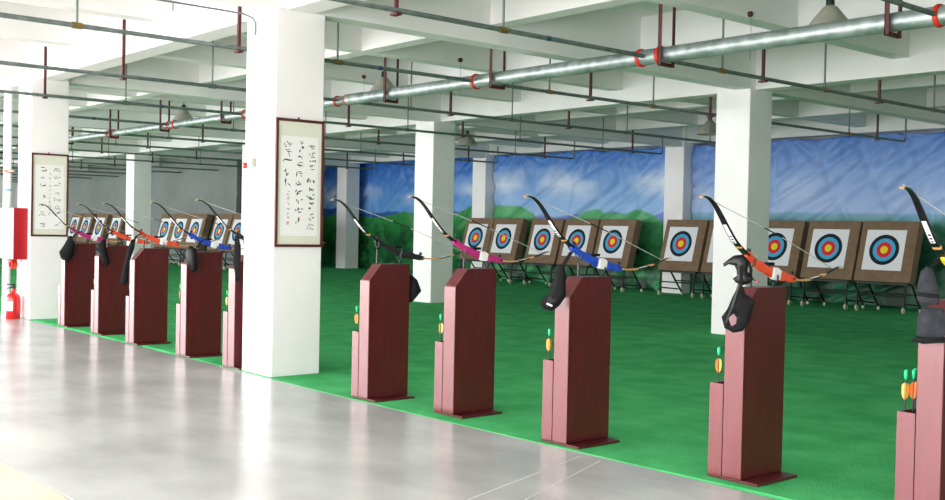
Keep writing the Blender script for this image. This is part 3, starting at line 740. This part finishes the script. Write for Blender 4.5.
# ------------------------------------------------------------------ framed calligraphy on the pillars
def glyph(mb, rnd, cy, cz, w, h, wt, x):
    """a cursive brush character: a few tapering strokes inside its box"""
    ns = rnd.randint(3, 6)
    for s in range(ns):
        kind = rnd.random()
        p0 = Vector((cy + rnd.uniform(-.5, .3) * w, cz + rnd.uniform(-.45, .5) * h))
        if kind < .4: d = Vector((rnd.uniform(.4, .9) * w, rnd.uniform(-.1, .22) * h))
        elif kind < .75: d = Vector((rnd.uniform(-.2, .2) * w, -rnd.uniform(.35, .8) * h))
        else: d = Vector((rnd.choice((-1, 1)) * rnd.uniform(.3, .55) * w, -rnd.uniform(.3, .55) * h))
        bow_ = Vector((-d.y, d.x)) * rnd.uniform(-.3, .3)
        pts = []; wd = []
        for k in range(7):
            f = k / 6; q = p0 + d * f + bow_ * 4 * f * (1 - f) * .5
            q.x = max(cy - w * .55, min(cy + w * .55, q.x)); q.y = max(cz - h * .52, min(cz + h * .52, q.y))
            pts.append(q); wd.append(wt * (.35 + .9 * math.sin(min(1, f * 1.15 + .12) * math.pi * .92)) + .0008)
        vs = []
        for k, q in enumerate(pts):
            tt = (pts[min(k + 1, 6)] - pts[max(k - 1, 0)]); tt = tt.normalized() if tt.length > 1e-6 else Vector((1, 0))
            nn = Vector((-tt.y, tt.x)) * wd[k]
            vs += [(x, (q + nn).x, (q + nn).y), (x, (q - nn).x, (q - nn).y)]
        mb.add(vs, [(2 * k, 2 * k + 1, 2 * k + 3, 2 * k + 2) for k in range(6)])
def scroll(xf, y0, y1, z0, z1, label, cols, seals, seed):
    t = thing('framed_scroll', (xf, (y0 + y1) / 2, z0), label, 'framed calligraphy')
    W = (y1 - y0) / 2; H = z1 - z0; fw = .028
    f = MB(); f.box(.001, .03, -W, W, 0, fw); f.box(.001, .03, -W, W, H - fw, H); f.box(.001, .03, -W, -W + fw, fw, H - fw); f.box(.001, .03, W - fw, W, fw, H - fw)
    f.build('picture_frame', M['frame'], t, bevel=.004)
    MB().box(.001, .012, -W + fw, W - fw, fw, H - fw).build('silk_mount', M['silk'], t)
    pw = W - .065
    MB().box(.012, .014, -pw, pw, .115, H - .175).build('paper_sheet', M['paper'], t)
    MB().lathe([(.008, 0), (.008, .02)], (.012, -.02, H), 8).build('hanging_nail', M['dark'], t)
    ph = H - .29; rnd = random.Random(seed)
    for (cy, w, wt, m, chars) in cols:
        for (f, h, k) in chars:
            c = MB()
            glyph(c, rnd, cy * pw, .115 + ph * (1 - f), w * (.72 + .2 * k), h * ph * .92, wt * (.15 + .42 * k), .0146)
            c.build('brush_character', M[m], t)
    for (cy, f, w, h) in seals:
        y, z = cy * pw, .115 + ph * (1 - f)
        s = MB()
        for k in range(3): s.box(.0142, .0148, y - w / 2, y + w / 2, z + h * (k / 3 - .5), z + h * (k / 3 - .5) + h * .2)
        s.box(.0142, .0148, y - w / 2, y - w / 2 + .003, z - h / 2, z + h / 2); s.box(.0142, .0148, y + w / 2 - .003, y + w / 2, z - h / 2, z + h / 2)
        s.build('red_seal', M['seal'], t)
    return t
scroll(X0 + PW - .06, 5.391, 5.961, 1.325, 2.632, 'tall framed ink calligraphy in three columns on the near white pillar', [
    (.62, .085, .0065, 'ink', [(.09, .05, .6), (.15, .06, .9), (.22, .05, 1.0), (.31, .07, .7), (.42, .08, 1.3), (.52, .07, .8), (.60, .07, 1.0), (.69, .07, 1.2), (.80, .08, .9), (.90, .07, .6)]),
    (.0, .08, .0065, 'ink', [(.06, .04, .6), (.13, .06, 1.4), (.21, .05, .9), (.28, .05, .6), (.37, .07, .7), (.46, .06, .9), (.55, .08, 1.5), (.65, .06, .9), (.74, .06, 1.2), (.84, .08, .6)]),
    (-.66, .095, .006, 'ink', [(.08, .07, .8), (.17, .08, .6), (.25, .08, 1.3), (.36, .09, 1.2), (.46, .10, .9)]),
    (-.60, .04, .0028, 'inkgrey', [(.57, .045, 1), (.62, .04, 1), (.67, .045, 1), (.72, .04, 1), (.77, .04, 1), (.81, .03, 1)])],
    [(-.60, .87, .026, .036), (.86, .24, .010, .035)], 11)
scroll(X0 - DX + PW + .09, 5.391, 5.961, 1.295, 2.585, 'framed ink calligraphy with two bold columns on the far pillar beside the fire cabinet', [
    (.52, .10, .0055, 'ink', [(.07, .07, .9), (.18, .06, .8), (.30, .05, .9), (.42, .06, .7), (.53, .07, 1.0), (.65, .07, .8), (.77, .08, 1.5), (.93, .06, .8)]),
    (-.50, .10, .006, 'ink', [(.07, .08, 1.6), (.20, .05, .7), (.32, .06, .8), (.48, .09, 1.1), (.63, .06, 1.4), (.76, .07, .9), (.93, .07, .8)]),
    (.0, .035, .0028, 'inkgrey', [(.14 + .062 * k, .035, 1) for k in range(11)])],
    [], 23)

# ------------------------------------------------------------------ things on and beside the pillars
t = thing('call_switch', (-9.84, Y1, 2.13), 'small white wall box with a red call button on the near pillar', 'switch')
MB().box(-.04, .06, -.045, -.001, 0, .11).build('box_body', mat('grey_plastic', '#b9b9b6', .5), t, bevel=.006)
MB().box(-.075, -.042, -.075, -.001, .0, .06).build('call_button', M['coupling'], t, bevel=.004)
MB().box(.062, .078, -.03, -.001, .02, .10).build('side_cover', M['lamp'], t, bevel=.004)
MB().tube([(.04, -.012, .11), (.045, -.012, 1.37)], .006, 6).build('white_cable_tube', M['wht'], t)
t = thing('cable_conduit', (-9.79, Y1, 3.5), 'thin dark bent cable conduit running over the top of the near pillar', 'conduit')
MB().tube([(0, -.02, .0), (0, -.02, .13), (-.01, -.05, .18), (-.04, -.14, .212), (-.05, -.4, .216), (-.05, -3.2, .216)], .011, 8).build('conduit_tube', M['riser'], t)
MB().tube([(-.05, -.9, .216), (-.05, -.9, .13)], .006, 6).build('hook', M['riser'], t)
MB().box(-.066, -.034, -2.45, -2.4, .2, .9).build('conduit_hanger', M['riser'], t)

t = thing('fire_hose_cabinet', (-17.16, Y1, .93), 'white-fronted red fire hose cabinet fixed to the far scroll pillar', 'fire cabinet')
MB().box(-.39, .245, -.21, -.001, 0, .80).build('cabinet_body', M['cab_red'], t, bevel=.006)
d = MB().box(-.385, .24, -.222, -.211, .01, .79).build('door', M['wht'], t, bevel=.003)
MB().box(.17, .19, -.24, -.223, .34, .46).build('handle', M['alu'], d, bevel=.003)
h = MB()
for k in range(3):
    h.tube([(-.06 + .075 * math.cos(q * .3927 + k), -.12 + .03 * (k - 1), -.085 + .055 * math.sin(q * .3927 + k)) for q in range(17)], .018, 8)
h.tube([(-.05, -.12, -.03), (-.05, -.12, .0)], .02, 8)
tag(h.build('hose_valve', M['coupling'], t), 'orange-red hose fitting under the cabinet')
t = thing('fire_extinguisher', (-17.10, 5.24, 0), 'red fire extinguisher with white label standing on the floor below the fire cabinet', 'fire extinguisher')
MB().lathe([(.0, 0), (.095, 0), (.105, .012), (.105, .32), (.09, .37), (.05, .405), (.032, .415), (.032, .47)], n=24).build('cylinder', M['ext_red'], t)
lb = MB(); 
for k in range(8):
    q0, q1 = -1.7 + k * .17, -1.7 + (k + 1) * .17
    lb.add([(.1065 * math.cos(q0), .1065 * math.sin(q0), .13), (.1065 * math.cos(q1), .1065 * math.sin(q1), .13), (.1065 * math.cos(q1), .1065 * math.sin(q1), .28), (.1065 * math.cos(q0), .1065 * math.sin(q0), .28)], [(0, 1, 2, 3)])
lb.build('white_label', M['wht'], t)
v = MB().lathe([(.02, .47), (.024, .50), (.016, .53)], n=12).build('valve', M['dark'], t)
hd = MB().box(-.012, .012, -.10, .02, .53, .545); hd.prism([(-.01, .02, .5), (-.01, -.10, .47), (-.01, -.10, .48), (-.01, .02, .515)], (.02, 0, 0)); hd.build('lever', M['dark'], v)
MB().tube([(-.02, 0, .5), (-.075, .02, .50), (-.12, .04, .42), (-.13, .05, .25), (-.12, .05, .12)], .011, 8).build('hose', M['blk'], t)
t = thing('riser_pipe', (-17.66, 5.30, 0), 'white vertical service pipe with a blue band behind the fire cabinet', 'pipe')
MB().tube([(0, 0, .0), (0, 0, ZC)], .062, 20).build('pipe_section', M['white_pvc'], t)
MB().tube([(0, 0, 2.0), (0, 0, 2.04)], .0635, 20, cap=False).build('blue_band', mat('blue_band', '#78b4dc', .5), t)
b = MB().box(-.12, .30, -.02, .02, 2.30, 2.33); b.lathe([(.064, 2.29), (.072, 2.29), (.072, 2.34), (.064, 2.34)], n=20, cap=False)
b.build('pipe_clamp', mat('rust_clamp', '#a68a80', .6), t)

# ------------------------------------------------------------------ light, camera, view
w = bpy.data.worlds.new('daylight_sky'); S.world = w; w.use_nodes = True
bg = w.node_tree.nodes['Background']; bg.inputs[0].default_value = (.86, .93, 1, 1); bg.inputs[1].default_value = 1.0

cam = bpy.data.cameras.new('camera'); co = bpy.data.objects.new('camera', cam); COL.objects.link(co); S.camera = co
f_px, pitch, roll, yaw = 1053.431, .020264, .020239, .8627652
fw = Vector((-math.sin(yaw), math.cos(yaw), 0)); rt = Vector((math.cos(yaw), math.sin(yaw), 0)); up = Vector((0, 0, 1))
f2 = fw * math.cos(pitch) - up * math.sin(pitch); u2 = up * math.cos(pitch) + fw * math.sin(pitch)
r3 = rt * math.cos(roll) + u2 * math.sin(roll); u3 = u2 * math.cos(roll) - rt * math.sin(roll)
mw = Matrix((r3, u3, -f2)).transposed().to_4x4(); mw.translation = (0, 0, 1.55); co.matrix_world = mw
cam.sensor_width = 36; cam.lens = 36 * f_px / 945; cam.clip_start = .05; cam.clip_end = 300

S.view_settings.view_transform = 'Standard'; S.view_settings.look = 'None'; S.view_settings.gamma = 1
S.view_settings.use_curve_mapping = False; S.view_settings.exposure = 0.06
S.cycles.max_bounces = 10; S.cycles.diffuse_bounces = 6; S.cycles.glossy_bounces = 4
S.cycles.sample_clamp_indirect = 6
